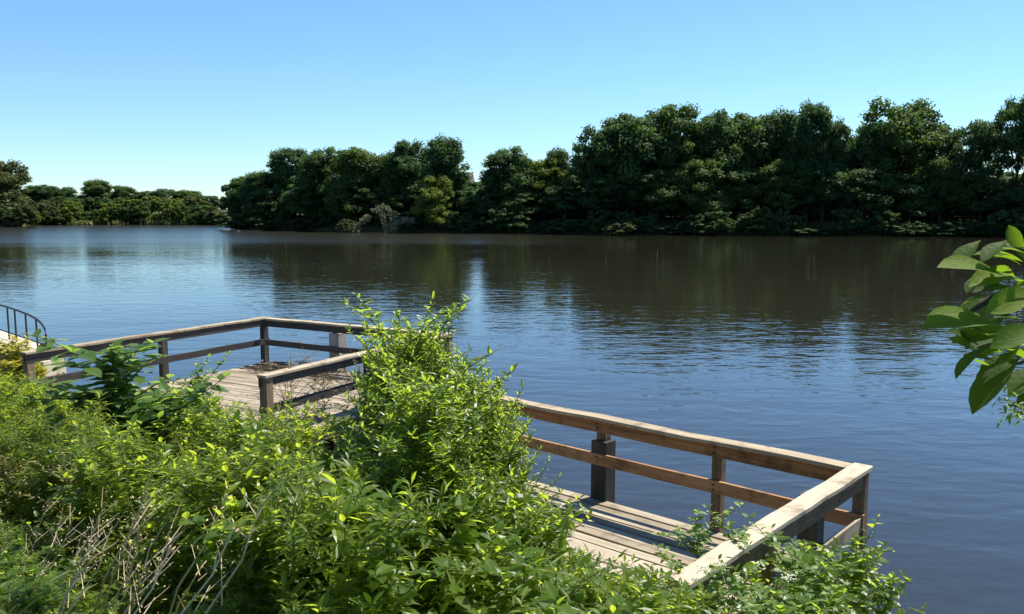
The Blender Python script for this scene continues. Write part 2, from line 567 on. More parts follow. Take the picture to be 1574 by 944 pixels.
# ------------------------------------------------------------------ fishing platforms
def near_platform():
    c = Vector((3.17, 7.52, .75))
    ang = math.atan2(.665, -.747)           # local +x runs along the back rail to the left, local -y ... inward
    root = empty('fishing_platform', c, ang)
    tag(root, 'near wooden fishing platform with brown back railing and bleached end rail', 'dock')
    # local: x = u (left along back rail), y = -v?  rotate(+90deg from x) = (-.665,-.747) = inward
    L, W = 6.3, 3.35
    H = .955
    b = MB()
    y = -.06
    i = 0
    while y < W:
        w = .142 + random.uniform(-.006, .006)
        gap = .012 + random.uniform(0, .012)
        dz = random.uniform(-.010, .010)
        b.box((-.08 + random.uniform(-.02, .02), y, -.04 + dz), (L * .52 + (i % 2) * .7, y + w, dz), nseg=4, axis=0, warp=.003)
        b.box((L * .52 + (i % 2) * .7 + .008, y, -.04 + dz * .5), (L + random.uniform(-.03, .05), y + w, dz * .5), nseg=4, axis=0, warp=.003)
        y += w + gap
        i += 1
    b.build('deck', MAT['deck'], root, bevel=.004)
    j = MB()
    for x in (-.02, 1.4, 2.9, 4.4, 5.9):
        j.box((x, -.03, -.24), (x + .05, W - .05, -.045), axis=1)
    j.build('joists', MAT['post'], root)
    r = MB()
    r.box((-.08, -.105, -.25), (L, -.065, -.03), nseg=5, axis=0, warp=.003)
    r.build('rim_board', MAT['brown'], root, bevel=.003)
    # railing
    cap = MB(); cap.box((.09, -.115, H), (L, .06, H + .04), nseg=11, axis=0, warp=.010)
    cap.build('rail_cap', MAT['cap'], root, bevel=.005)
    cap = MB(); cap.box((-.085, -.16, H + .004), (.085, W - .17, H + .046), nseg=9, axis=1, warp=.008)
    cap.build('rail_cap', MAT['cap_y'], root, bevel=.006)
    fa = MB(); fa.box((.055, -.052, H - .15), (L, -.012, H - .002), nseg=9, axis=0, warp=.004)
    fa.build('rail_board', MAT['brown'], root, bevel=.004)
    fa = MB(); fa.box((-.05, -.005, H - .15), (-.012, W - .1, H + .002), nseg=7, axis=1, warp=.003)
    fa.build('rail_board', MAT['brown_y'], root, bevel=.004)
    mr = MB(); mr.box((-.06, -.052, H * .44), (L, -.012, H * .44 + .135), nseg=9, axis=0, warp=.005)
    mr.build('middle_rail', MAT['brown'], root, bevel=.004)
    mr = MB(); mr.box((-.05, -.005, H * .42), (-.012, W - .4, H * .42 + .135), nseg=7, axis=1, warp=.004)
    mr.build('middle_rail', MAT['cap_y'], root, bevel=.004)

    def post(x, y, w, z0, z1, mat='post', name='post', wy=None):
        p = MB(); wy = wy or w
        p.box((x - w / 2, y - wy / 2, z0), (x + w / 2, y + wy / 2, z1), nseg=5, axis=2, warp=.004)
        return p.build(name, MAT[mat], root, bevel=.008)
    for bx_ in (1.45, 2.93, 4.42):
        for bz in (H - .10, H - .045, H * .44 + .04, H * .44 + .095):
            bo = MB(); bo.tube([(bx_ + .012, -.013, bz), (bx_ + .012, -.002, bz)], .012, n=8)
            bo.build('bolt', MAT['metal'], root)
    post(0.0, -.10, .11, -.9, H - .004)
    post(1.45, -.10, .11, -.35, H - .004)
    post(2.93, -.12, .12, .70, H - .004)
    post(2.93, -.12, .21, -1.6, .70, 'pile', 'pile', .2)
    post(4.42, -.10, .11, -.35, H - .004)
    post(5.92, -.12, .2, -1.6, .70, 'pile', 'pile')
    post(5.92, -.10, .11, .70, H - .004)
    # end side, outer face (x<0)
    for (yy, w, m, n) in ((.84, .17, 'pile', 'pile'), (1.75, .12, 'post', 'post'), (2.75, .12, 'post', 'post')):
        post(.0 + w / 2, yy, w, -1.5, H - .004, m, n)
    return root


def far_platform():
    c = Vector((-5.44, 18.38, .75))
    ang = math.atan2(-.499, .867)           # local +x along the end rail to the right; inward = -y local
    root = empty('fishing_platform', c, ang)
    tag(root, 'far wooden fishing platform with grey railing on three sides, beyond the bush', 'dock')
    W, D, DR = 4.87, 5.3, 4.72
    H = .96
    b = MB()
    y = .06
    while y > -(D + .5):
        w = .142
        b.box((-.05 + random.uniform(-.02, .02), y - w, -.04), (W + .05 + random.uniform(-.02, .03), y, random.uniform(-.004, .004)), nseg=6, axis=0, warp=.004)
        y -= w + .012
    b.build('deck', MAT['deck'], root, bevel=.004)
    j = MB()
    for x in (0, 1.6, 3.2, W - .05): j.box((x, -D - .3, -.25), (x + .05, 0, -.045), axis=1)
    j.build('joists', MAT['post'], root)
    rb = MB(); rb.box((-.1, -D - .4, -.26), (-.055, .06, -.02), axis=1); rb.build('rim_board', MAT['brown_y'], root, bevel=.003)

    def rail(x0, y0, x1, y1, along, inner, capmat, shadedmat):
        ax = 0 if along == 'x' else 1
        n = 8
        cp = MB(); m = MB(); f = MB()
        if ax == 0:
            cp.box((x0, y0 - .09, H), (x1, y0 + .09, H + .04), nseg=n, axis=0, warp=.006)
            f.box((x0, y0 + inner - .02, H - .14), (x1, y0 + inner + .02, H - .002), nseg=n, axis=0, warp=.004)
            m.box((x0, y0 + inner - .02, H * .42), (x1, y0 + inner + .02, H * .42 + .13), nseg=n, axis=0, warp=.005)
        else:
            cp.box((x0 - .09, y0, H + .003), (x0 + .09, y1, H + .043), nseg=n, axis=1, warp=.006)
            f.box((x0 + inner - .02, y0, H - .14), (x0 + inner + .02, y1, H + .001), nseg=n, axis=1, warp=.004)
            m.box((x0 + inner - .02, y0, H * .42), (x0 + inner + .02, y1, H * .42 + .13), nseg=n, axis=1, warp=.005)
        cp.build('rail_cap', MAT[capmat], root, bevel=.005)
        f.build('rail_board', MAT[shadedmat], root, bevel=.004)
        m.build('middle_rail', MAT[shadedmat], root, bevel=.004)
    rail(0, -D, 0, .1, 'y', .045, 'cap_y', 'shaded_y')
    rail(.095, 0, W - .095, 0, 'x', -.045, 'cap', 'shaded_x')
    rail(W, -DR, W, .1, 'y', -.045, 'cap_y', 'shaded_y')

    def post(x, y, w, z0, z1, mat='post', name='post'):
        p = MB()
        p.box((x - w / 2, y - w / 2, z0), (x + w / 2, y + w / 2, z1), nseg=4, axis=2, warp=.004)
        return p.build(name, MAT[mat], root, bevel=.008)
    post(0, 0, .13, -1.4, H - .004, 'pile')
    post(0, -2.6, .13, -1.4, H - .004, 'pile')
    post(-.01, -D + .1, .14, -1.2, H - .004)
    post(W / 2 - .4, .09, .26, -1.8, .80, 'pile_grey', 'pile')
    post(W / 2 - .4, .09, .13, .80, H - .004)
    post(W, 0, .13, -1.4, H - .004)
    post(W + .10, -2.35, .24, -1.8, .92, 'pile', 'pile')
    post(W, -DR + .09, .14, -1.2, H - .004)
    return root


np.random.seed(3)
near_platform()
far_platform()
m = MB()
rs_ = random.Random(9)
fx, fy = np.array([.867, -.499]), np.array([.499, .867])
for _ in range(120):
    a, b = rs_.uniform(.25, 2.3), -rs_.uniform(.25, 1.0)
    p = np.array([-5.44, 18.38]) + fx * a + fy * b
    z0_ = .77 + .16 * rs_.random() * (1 - abs(a - 1.2) / 1.4)
    t_ = rs_.uniform(-.6, .6); ln = rs_.uniform(.2, .7)
    dx, dy = ln * math.cos(t_), ln * math.sin(t_) * .6
    q = p + fx * dx + fy * dy * .5
    m.tube([(p[0], p[1], z0_), ((p[0] + q[0]) / 2, (p[1] + q[1]) / 2, z0_ + .03), (q[0], q[1], z0_ + rs_.uniform(-.02, .05))], [.014, .011, .005], n=4)
tag(m.build('twig_heap', MAT['bark2'], None), 'heap of dry brown twigs lying in the far corner of the far platform', 'twigs')

# ------------------------------------------------------------------ seawall and black railing at the far left
wa, wb = np.array([-10.45, 19.55]), np.array([-17.0, 25.9])
wd = (wb - wa) / np.linalg.norm(wb - wa)
wn_ = np.array([-wd[1], wd[0]])             # inland
if wn_ @ N_ > 0: wn_ = -wn_
root = empty('concrete_wall', (wa[0], wa[1], 0), math.atan2(wd[1], wd[0]))
sg = 1 if (np.array([-wd[1], wd[0]]) @ wn_) > 0 else -1
m = MB(); m.box((0, 0, -1.2), (9, sg * .85, .66), nseg=10, axis=0, warp=.01); m.build('wall_body', MAT['concrete'], root, bevel=.03)
m = MB(); m.box((-.06, -sg * .05, .663), (9, sg * .9, .78), nseg=10, axis=0, warp=.008); m.build('coping', MAT['concrete'], root, bevel=.02)
ew = MB()
ew.v = []
q = [(-.03, sg * .02), (-.42, sg * .62), (-.10, sg * 1.3), (.6, sg * .9), (.3, sg * .05)]
vv = [(x, y, -1.2) for x, y in q] + [(x, y, .70) for x, y in q]
ew.add(vv, [(0, 1, 2, 3, 4), (5, 6, 7, 8, 9)] + [(i, (i + 1) % 5, 5 + (i + 1) % 5, 5 + i) for i in range(5)], .5)
ew.build('end_block', MAT['concrete'], root, bevel=.03)
tag(root, 'cream concrete seawall at the left water edge beside the far platform', 'wall')
root = empty('metal_railing', (wa[0], wa[1], .78), math.atan2(wd[1], wd[0]))
tag(root, 'thin black metal railing standing on the concrete seawall', 'railing')
y0 = sg * .3
t_ = MB(); t_.tube([(.34, y0, .0), (.33, y0, .42), (.40, y0, .56), (.6, y0, .66), (1.0, y0, .735), (1.6, y0, .785), (2.6, y0, .82), (9, y0, .9)], .026, n=8); t_.build('top_rail', MAT['metal'], root)
t_ = MB(); t_.tube([(.36, y0, .16), (9, y0, .18)], .018, n=6); t_.build('bottom_rail', MAT['metal'], root)
for x in (.98, 1.75, 2.6, 3.2, 4.15, 5.1, 6.0):
    t_ = MB(); t_.tube([(x, y0, -.02), (x, y0, min(.82, .60 + .12 * x))], .022, n=8); t_.build('post', MAT['metal'], root)
# ------------------------------------------------------------------ far trees
def make_crown(seed, H=18.0, width=.62, low=.10, nclump=110, per=190, leaf=.40, lobes=7, open_=0.0, shape='round'):
    r = np.random.default_rng(seed)
    rs = random.Random(seed)
    Rw = H * width / 2
    # big lobes make the outline, small clumps of leaves sit on and in them
    big = [(rs.uniform(-.12, .12) * Rw, rs.uniform(-.12, .12) * Rw, H * .76, Rw * .72, H * .24)]
    for i in range(lobes):
        a = i * 2.4 + rs.uniform(-.4, .4)
        h = low + .16 + (.62 - low) * (i + rs.random()) / lobes
        q = Rw * rs.uniform(.38, .62)
        big.append((q * math.cos(a), q * math.sin(a), H * h, Rw * rs.uniform(.40, .58), H * rs.uniform(.13, .20)))
    clumps = []
    tries = 0
    while len(clumps) < nclump and tries < 6000:
        tries += 1
        bx, by, bz, br, bh = rs.choice(big + big[:1])
        a, e = rs.uniform(0, 2 * math.pi), math.asin(rs.uniform(-.75, 1))
        q = rs.uniform(.45, .92) if rs.random() < .4 else rs.uniform(.8, .95)
        cr = H * rs.uniform(.042, .082)
        x, y, z = bx + br * q * math.cos(a) * math.cos(e), by + br * q * math.sin(a) * math.cos(e), bz + bh * q * math.sin(e)
        z = min(z, H - cr * .75)
        if z < H * low: continue
        if any((x - c[0]) ** 2 + (y - c[1]) ** 2 + (z - c[2]) ** 2 < (.6 * (cr + c[3]) * (1.25 if open_ else 1) * .75) ** 2 for c in clumps): continue
        clumps.append((x, y, z, cr))
    if open_: clumps = [c for c in clumps if rs.random() > open_ * .35]
    L = Leaves()
    for (x, y, z, cr) in clumps:
        n = int(per * (cr / (H * .06)) ** 2)
        d = r.normal(size=(n, 3)); d /= np.linalg.norm(d, axis=1, keepdims=True)
        d[:, 2] = d[:, 2] * .8 + .12
        rad = cr * (.35 + .75 * r.random(n) ** .5) * (1 + .22 * np.clip(r.normal(size=n), -2, 1.3))
        pos = np.array([x, y, z]) + d * rad[:, None] * np.array([1.08, 1.08, 1.0])
        nrm = d * .8 + np.array([0, 0, .22]) + r.normal(size=(n, 3)) * .45
        ax = np.cross(nrm, r.normal(size=(n, 3)))
        size = leaf * (.55 + .75 * r.random(n))
        base = rs.random() * .6
        L.add(CARD, pos, ax, nrm, size, np.clip(base + r.normal(size=n) * .2, 0, 1))
    # trunk and limbs
    T = MB()
    k = H / 18
    bend = [(0, 0, -.6), (.1 * k, .05 * k, H * .12), (rs.uniform(-.3, .3) * k, rs.uniform(-.3, .3) * k, H * .3), (rs.uniform(-.5, .5) * k, rs.uniform(-.5, .5) * k, H * .55), (0, 0, H * .82)]
    T.tube(bend, [.42 * k, .36 * k, .29 * k, .18 * k, .05 * k], n=8)
    for (x, y, z, cr) in rs.sample(clumps, min(16, len(clumps))):
        f = rs.uniform(.2, .6)
        b0 = Vector((0, 0, max(H * .12, z * f)))
        e = Vector((x, y, z))
        mid = b0.lerp(e, .5) + Vector((0, 0, .06 * H * rs.random()))
        T.tube([b0, mid, e], [.16 * k, .10 * k, .03 * k], n=5)
    return L.mesh('crown'), T


CROWNS = []
for i, kw in enumerate([dict(seed=1, width=.66), dict(seed=2, width=.6, lobes=6), dict(seed=3, width=.72, lobes=8), dict(seed=4, width=.55, lobes=6),
                        dict(seed=5, width=.75, lobes=6, open_=.6, low=.24), dict(seed=6, width=.62, lobes=5, low=.22, open_=.55, nclump=78)]):
    me, T = make_crown(**kw)
    tm = mesh_from('trunk', T.v, T.f, T.t, True)
    tm.materials.append(MAT['bark'])
    CROWNS.append((me, tm, 18.0, kw['width']))
bm_, T = make_crown(seed=21, H=6, width=1.15, low=.0, nclump=64, per=120, leaf=.32, lobes=6)
tm = mesh_from('trunk', T.v, T.f, T.t, True); tm.materials.append(MAT['bark'])
BUSHES = [(bm_, tm, 6.0, 1.15)]
bm_, T = make_crown(seed=22, H=6, width=1.4, low=.0, nclump=68, per=120, leaf=.32, lobes=7)
tm = mesh_from('trunk', T.v, T.f, T.t, True); tm.materials.append(MAT['bark'])
BUSHES.append((bm_, tm, 6.0, 1.4))

_crown_variants = {}


def crown_mesh(src, mat):
    k = (src.name, mat.name)
    if k not in _crown_variants:
        me = src.copy()
        me.materials.clear()
        me.materials.append(mat)
        _crown_variants[k] = me
    return _crown_variants[k]


def plant_tree(px, ytop, wpx, Y, mat, proto, label, group=None, name='broadleaf_tree', cat='tree', rz=None, base=None):
    top = at_depth(px, ytop, Y)
    gz = float(ground_z(top.x, top.y)) if base is None else base
    me, tm, H, wd_ = proto
    h = top.z - max(gz, 0) + .0
    sz = h / (H * 1.0)
    sx = (wpx / F * Y) / (H * wd_ * .98)
    o = empty(name, (top.x, top.y, max(gz, 0) - .05), random.uniform(0, 6.28) if rz is None else rz)
    o.scale = (sx, sx * random.uniform(.9, 1.1), sz)
    link('trunk', tm, None, o)
    link('crown', crown_mesh(me, mat), None, o)
    tag(o, label, cat, group)
    return o


C = CROWNS
GT = 'trees along the far shore'


def shore_y(px):
    yb = np.interp(px, [343, 360, 450, 560, 700, 850, 1000, 1150, 1300, 1450, 1600], [350, 352.5, 354, 357, 358.5, 360, 361.5, 361, 363, 363, 365])
    return shore_px(px, yb)[1]

# left headland and far background line
plant_tree(2, 247, 84, 212, T_OLIVE, C[0], 'olive brown tree at the left edge of the photo on the far shore', GT)
plant_tree(-50, 240, 90, 214, T_MID, C[1], 'tall tree half cut off by the left photo edge', GT)
for (px, yt, w, Y, mt, pr, lb) in [
    (58, 282, 50, 244, T_DARK, 1, 'low dark tree just right of the olive tree at the left edge'),
    (97, 287, 54, 250, T_DARK, 2, 'dark rounded tree left of the highest tree of the distant left row'),
    (146, 276, 52, 246, T_MID, 3, 'highest tree of the distant row at left'),
    (183, 286, 50, 248, T_MID, 0, 'tree just right of the highest tree in the distant left row'),
    (218, 292, 48, 252, T_DARK, 1, 'tree in the middle of the distant left row'),
    (254, 290, 50, 250, T_DARK, 2, 'dark broad tree toward the right of the distant left row'),
    (290, 292, 50, 252, T_MID, 3, 'second last tree of the distant left row before the headland'),
    (322, 301, 40, 254, T_DARK, 0, 'last low tree of the distant left row beside the headland')]:
    plant_tree(px, yt, w, Y, mt, C[pr], lb, GT)
for k in range(7):
    px = -20 + k * 10 + random.uniform(-3, 3)
    plant_tree(px, random.uniform(312, 326), random.uniform(30, 44), shore_px(px, 349)[1] + random.uniform(.3, 3), random.choice([T_OLIVE, T_MID, T_DARK]), BUSHES[k % 2],
               'dark bush under the olive tree at the left edge of the far shore', 'bushes under the left edge tree', 'shoreline_bush', 'bush', base=-.1)
for k in range(36):
    px = 32 + k * 8.8 + random.uniform(-5, 5)
    plant_tree(px, random.choice([random.uniform(306, 326), random.uniform(322, 336)]), random.uniform(26, 46), float(np.interp(px, [36, 48, 120, 230, 335], [shore_px(36, 349)[1], shore_px(48, 346.5)[1], shore_px(120, 345.5)[1], shore_px(230, 345.5)[1], shore_px(335, 346)[1]])) + random.uniform(.2, 2.2), random.choice([T_MID, T_LIGHT, T_MID, T_OLIVE]), BUSHES[k % 2],
               'sunlit green bush along the distant left shore', 'bushes on the distant left shore', 'shoreline_bush', 'bush', base=-.1)
# the headland in the middle
for (px, yt, w, Y, mt, pr, lb) in [
    (380, 268, 56, 196, T_MID, 1, 'small pale crowned tree at the left tip of the middle headland'),
    (398, 263, 60, 200, T_DARK, 3, 'tree between the headland tip and the first tall dark tree'),
    (449, 229, 84, 192, T_DARK, 0, 'first tall dark tree of the middle headland'),
    (497, 227, 86, 190, T_DARK, 2, 'tall dark tree second in the middle headland'),
    (551, 223, 88, 188, T_MID, 1, 'flat topped lighter tree in the middle headland'),
    (594, 236, 60, 186, T_MID, 3, 'narrow tree left of the pair of tall dark headland trees'),
    (627, 217, 78, 182, T_DARK, 0, 'left tree of the tall dark pair above the hidden house'),
    (686, 209, 72, 180, T_DARK, 3, 'highest tree of the headland, left of the narrow sky gap'),
    (782, 226, 92, 168, T_DARK, 2, 'dark rounded tree just right of the narrow sky gap'),
    (836, 240, 74, 164, T_LIGHT, 1, 'yellow green tree right of the sky gap'),
    (859, 227, 52, 172, T_DARK, 3, 'narrow dark tree behind the yellow green one'),
    (922, 192, 92, 158, T_DARK, 4, 'open crowned tree at the left shoulder of the big right wood'),
    (978, 167, 104, 156, T_DARK, 1, 'tall dark tree at the first summit of the right wood'),
    (1042, 163, 106, 154, T_MID, 0, 'tall bright topped tree at the first summit of the right wood'),
    (1100, 171, 92, 154, T_DARK, 2, 'tall tree right of the first summit of the right wood'),
    (1155, 166, 96, 152, T_MID, 1, 'broad tree in the middle of the right wood'),
    (1205, 168, 80, 152, T_DARK, 3, 'slim tree in the right wood left of the second summit'),
    (1246, 160, 78, 150, T_DARK, 0, 'tree at the second summit of the right wood'),
    (1286, 184, 54, 148, T_DARK, 3, 'lower tree on the left of the notch in the right wood'),
    (1385, 149, 142, 142, T_MID, 4, 'great open crowned tree standing highest right of the notch'),
    (1345, 180, 70, 146, T_DARK, 1, 'dark tree under the left side of the great open crowned tree'),
    (1452, 200, 60, 146, T_DARK, 5, 'thin tree with sky gaps right of the great open crowned tree'),
    (1502, 188, 84, 140, T_DARK, 5, 'loose crowned tree near the right photo edge'),
    (1570, 144, 84, 138, T_DARK, 4, 'tall tree cut by the right photo edge'),
    (1640, 150, 110, 138, T_DARK, 1, 'tree outside the right photo edge')]:
    if px > 1600: lb = 'tall dark tree standing beyond the right photo edge'
    plant_tree(px, yt, w, shore_y(px) + 6.5 + (Y * 7 % 5), mt, C[pr], lb, GT)
# lower trees in front and between
for (px, yt, w, Y, mt, pr, lb) in [
    (368, 292, 44, 184, T_DARK, 0, 'low dark tree on the waterline at the headland tip'),
    (415, 285, 70, 181, T_DARK, 2, 'low dark tree below the first tall headland tree'),
    (475, 282, 76, 178, T_DARK, 1, 'lower dark tree below the second tall headland tree'),
    (545, 274, 80, 174, T_MID, 0, 'lit lower tree with layered boughs in the headland'),
    (596, 296, 60, 173, T_DARK, 2, 'low dark tree behind the bleached fallen branches'),
    (667, 271, 64, 164, T_LIGHT, 0, 'small round light green tree on the shore of the headland'),
    (735, 300, 62, 166, T_DARK, 1, 'low dark tree below the narrow sky gap'),
    (800, 290, 84, 158, T_DARK, 2, 'lower dark tree in front of the rounded tree'),
    (868, 286, 80, 152, T_DARK, 0, 'lower dark tree where the big right wood begins'),
    (930, 272, 90, 148, T_DARK, 3, 'lower dark tree below the open crowned shoulder'),
    (1000, 262, 90, 146, T_DARK, 2, 'lower dark tree below the first summit'),
    (1072, 240, 84, 145, T_MID, 1, 'lit lower tree with drooping boughs below the first summit'),
    (1140, 262, 90, 143, T_DARK, 0, 'lower dark tree in the middle of the right wood'),
    (1205, 245, 84, 142, T_MID, 2, 'lower tree with lit top below the second summit'),
    (1268, 250, 80, 140, T_DARK, 1, 'lower dark tree below the notch'),
    (1330, 258, 84, 138, T_DARK, 3, 'lower dark tree left of the great tree trunk'),
    (1400, 268, 90, 136, T_DARK, 0, 'lower dark tree in front of the great tree'),
    (1450, 238, 60, 139, T_MID, 1, 'small rounded lower tree just right of the great tree'),
    (1510, 272, 84, 134, T_DARK, 2, 'low dark tree below the loose crowned tree'),
    (1585, 282, 90, 132, T_DARK, 1, 'low dark tree at the right photo edge')]:
    plant_tree(px, yt, w, shore_y(px) + (.6 if px == 667 else 2.5 if mt is T_LIGHT else 3.5 + Y % 3), mt, C[pr], lb, GT)
px = 356
k = 0
while px < 1660:
    yb = np.interp(px, [350, 450, 700, 1000, 1300, 1600], [352.5, 354, 358.5, 361.5, 363, 365])
    Y = shore_px(px, yb)[1] + random.uniform(.2, 1.8)
    plant_tree(px, yb - random.choice([random.uniform(12, 26), random.uniform(24, 44)]), random.uniform(34, 66), Y, T_DARK, BUSHES[k % 2],
               'dark overhanging bush along the waterline of the wooded far shore', 'bushes along the wooded far shore', 'shoreline_bush', 'bush', base=-.1)
    px += random.uniform(15, 23)
    k += 1
px = 372
while px < 1680:
    yb = np.interp(px, [350, 450, 700, 1000, 1300, 1600], [352.5, 354, 358.5, 361.5, 363, 365])
    Y = shore_px(px, yb)[1] + random.uniform(8, 12)
    plant_tree(px, yb - random.uniform(50, 92), random.uniform(70, 100), Y, T_DARK, BUSHES[k % 2],
               'tall dark thicket bush behind the waterline of the wooded far shore', 'thicket bushes behind the far shore', 'thicket_bush', 'bush')
    px += random.uniform(30, 42)
    k += 1

px = 380
while px < 1680:
    yt = np.interp(px, [380, 450, 560, 700, 715, 736, 760, 860, 940, 1000, 1290, 1310, 1340, 1420, 1440, 1500, 1540, 1600], [300, 262, 258, 250, 312, 312, 262, 262, 225, 205, 205, 235, 225, 235, 282, 270, 292, 270])
    Y = shore_y(px) + random.uniform(16, 26)
    if 588 < px < 640 or 690 < px < 735: px += 24; continue
    plant_tree(px, yt + random.uniform(0, 14), random.uniform(64, 86), Y, T_DARK, C[k % 4],
               'tree deep in the wood behind the front rows of the far shore', 'trees deep in the far wood')
    px += random.uniform(30, 38)
    k += 1

px = 385
while px < 1720:
    Y = shore_y(px) + random.uniform(13, 24)
    plant_tree(px, 322 - random.uniform(28, 62), random.uniform(80, 120), Y, T_DARK, BUSHES[k % 2],
               'thicket bush deep under the trees of the wooded far shore', 'thicket bushes deep in the far wood', 'thicket_bush', 'bush')
    px += random.uniform(16, 24)
    k += 1

for d_ in (34, 44):
    px = 400 + d_
    while px < 1760:
        plant_tree(px, 322 - random.uniform(34, 60), random.uniform(110, 150), shore_y(px) + d_ + random.uniform(-4, 4), T_DARK, BUSHES[k % 2],
                   'thicket bush deep under the trees of the wooded far shore', 'thicket bushes deep in the far wood', 'thicket_bush', 'bush')
        px += random.uniform(34, 44)
        k += 1
for k in range(26):
    px = 30 + k * 11.2 + random.uniform(-5, 5)
    plant_tree(px, random.uniform(301, 316), random.uniform(36, 56), shore_px(max(px, 50), 345.7)[1] + random.uniform(9, 15), random.choice([T_MID, T_MID, T_DARK, T_LIGHT, T_OLIVE]), BUSHES[k % 2],
               'taller green bush in the band of growth on the distant left shore', 'taller bushes on the distant left shore', 'shoreline_bush', 'bush')

# reeds along the distant left shore
L = Leaves()
n = 9000
xs = rng.uniform(50, 338, n)
Yr = np.array([shore_px(a, 345.8)[1] for a in xs]) + rng.uniform(-1, 7, n)
pos = np.stack([(xs - 787) / F * Yr / math.cos(PITCH) * .995, Yr, np.zeros(n) - .1], -1)
keep = (np.sin(xs * .11) + np.sin(xs * .047 + 2) + rng.normal(size=n) * .5) > .1
pos, n = pos[keep], int(keep.sum())
yd = np.stack([rng.normal(size=n) * .3, rng.normal(size=n) * .2, np.ones(n)], -1)
L.add(NARROW, pos, yd, rng.normal(size=(n, 3)), rng.uniform(.5, 1.7, n), rng.random(n))
MAT['reed'] = leaf_mat('reed_blade', [(.05, (.10, .13, .03)), (.5, (.16, .18, .05)), (.95, (.26, .25, .10))], (.3, .32, .08), .3, obj_var=0)
tag(link('reeds', L.mesh('reeds'), MAT['reed']), 'pale green reeds lining the distant left shore', 'reeds', kind='stuff')

# pale shoreline brush and the bleached fallen branches
for (px, yt, w, lb) in [(531, 337, 34, 'olive bush on the far waterline left of the withered branches'),
                        (952, 343, 50, 'olive bush on the far waterline under the right wood'),
                        (1168, 318, 44, 'lit bush low in the middle of the right wood')]:
    Y = shore_px(px, 358 if px < 800 else 362)[1] - .3
    plant_tree(px, yt, w, Y, T_OLIVE if px != 1168 else T_MID, BUSHES[0], lb, None, 'shoreline_bush', 'bush', base=.1)
Yd = shore_px(600, 358)[1] - .4


def pix(x, y, dy=0.0):
    p = at_depth(x, y, Yd + dy)
    return (p.x, p.y, p.z)


root = empty('fallen_branch', pix(604, 357.5))
base_ = root.location.copy()
m = MB()
arms = [[pix(606, 359), pix(605, 342), pix(603, 330), pix(597, 321), pix(586, 318.5), pix(573, 325)],
        [pix(599, 359, .5), pix(592, 343, .5), pix(587, 328, .5), pix(580, 322, .5)],
        [pix(605, 352, -.3), pix(613, 342, -.3), pix(623, 338, -.3), pix(636, 341, -.3)],
        [pix(545, 357), pix(552, 345), pix(562, 337), pix(568, 334)]]
for a_ in arms:
    n_ = len(a_)
    m.tube([Vector(p) - base_ for p in a_], [.16 * (1 - .8 * q / (n_ - 1)) for q in range(n_)], n=6)
m.build('branch', MAT['deadwood'], root, smooth=True)
L = Leaves()
rs_ = random.Random(5)
for a_ in arms:
    for _ in range(330):
        q = rs_.randrange(1 if len(a_) > 4 else 0, len(a_) - 1)
        p = Vector(a_[q]).lerp(Vector(a_[q + 1]), rs_.random()) - base_ + Vector((rs_.gauss(0, .28), rs_.gauss(0, .4), rs_.gauss(.05, .22)))
        L.add(CARD, [tuple(p)], [(rs_.gauss(0, .5), rs_.gauss(0, .5), -1)], [(rs_.gauss(0, 1), -1, rs_.gauss(.5, .6))], [rs_.uniform(.22, .5)], [rs_.random()])
lo = link('withered_leaves', L.mesh('withered_leaves'), MAT['wither'], root)
tag(root, 'pale withered branches arching up from the far waterline', 'dead branch')

# the house half hidden behind the trees
hY = 186.0
hp = at_depth(662, 322, hY)
hz = float(ground_z(hp.x, hp.y)) + 1.0
root = empty('house', (hp.x, hp.y, hz), R(-8))
tag(root, 'pale house with brown roof half hidden behind the headland trees', 'house')
m = MB(); m.box((-8, 0, -1.5), (8, 8, 5.2), tint=.5); m.build('wall', MAT['wall'], root)
m = MB()
m.add([(-8.6, -.7, 5.0), (8.6, -.7, 5.0), (8.6, 4, 8.4), (-8.6, 4, 8.4), (-8.6, 8.7, 5.0), (8.6, 8.7, 5.0), (-8.6, -.7, 4.8), (8.6, -.7, 4.8), (-8.6, 8.7, 4.8), (8.6, 8.7, 4.8)],
      [(0, 1, 2, 3), (3, 2, 5, 4), (0, 6, 7, 1), (4, 5, 9, 8), (6, 8, 9, 7), (0, 3, 4, 8, 6), (1, 7, 9, 5, 2)], .5)
rf = m.build('roof', MAT['roof'], root)
m = MB(); m.box((-8.62, -.78, 4.78), (8.62, -.71, 5.06), tint=.5); m.build('gutter', MAT['trim'], rf)
for x in (-6.2, -3.1, 3.2, 6.3):
    m = MB(); m.box((x - .7, -.06, 2.4), (x + .7, -.003, 4.2), tint=.5); w = m.build('window', MAT['trim'], root)
    m = MB(); m.box((x - .58, -.09, 2.52), (x + .58, -.063, 4.08), tint=.5); m.build('pane', MAT['glass'], w)

# ------------------------------------------------------------------ plants on the near bank
SIL_X = [-200, 0, 50, 100, 150, 200, 270, 300, 350, 420, 480, 530, 558, 580, 592, 620, 650, 690, 720, 745, 775, 792, 815, 832, 855, 900, 950, 1040, 1075, 1110, 1150, 1230, 1300, 1360, 1390, 1410]
SIL_Y = [580, 574, 582, 605, 605, 600, 605, 612, 622, 628, 622, 612, 592, 560, 525, 496, 515, 522, 560, 585, 600, 665, 720, 790, 832, 860, 872, 886, 915, 950, 960, 950, 900, 900, 960, 1000]


def px_of(x, y, z):
    c, s = math.cos(PITCH), math.sin(PITCH)
    dz = z - CAMZ
    fwd = y * c - dz * s
    up = y * s + dz * c
    return 787 + F * x / fwd, 472 - F * up / fwd


def zmax(x, y):
    col_ = 787 + F * x / y
    yt = np.interp(col_, SIL_X, SIL_Y)
    return at_depth(col_, yt, y).z


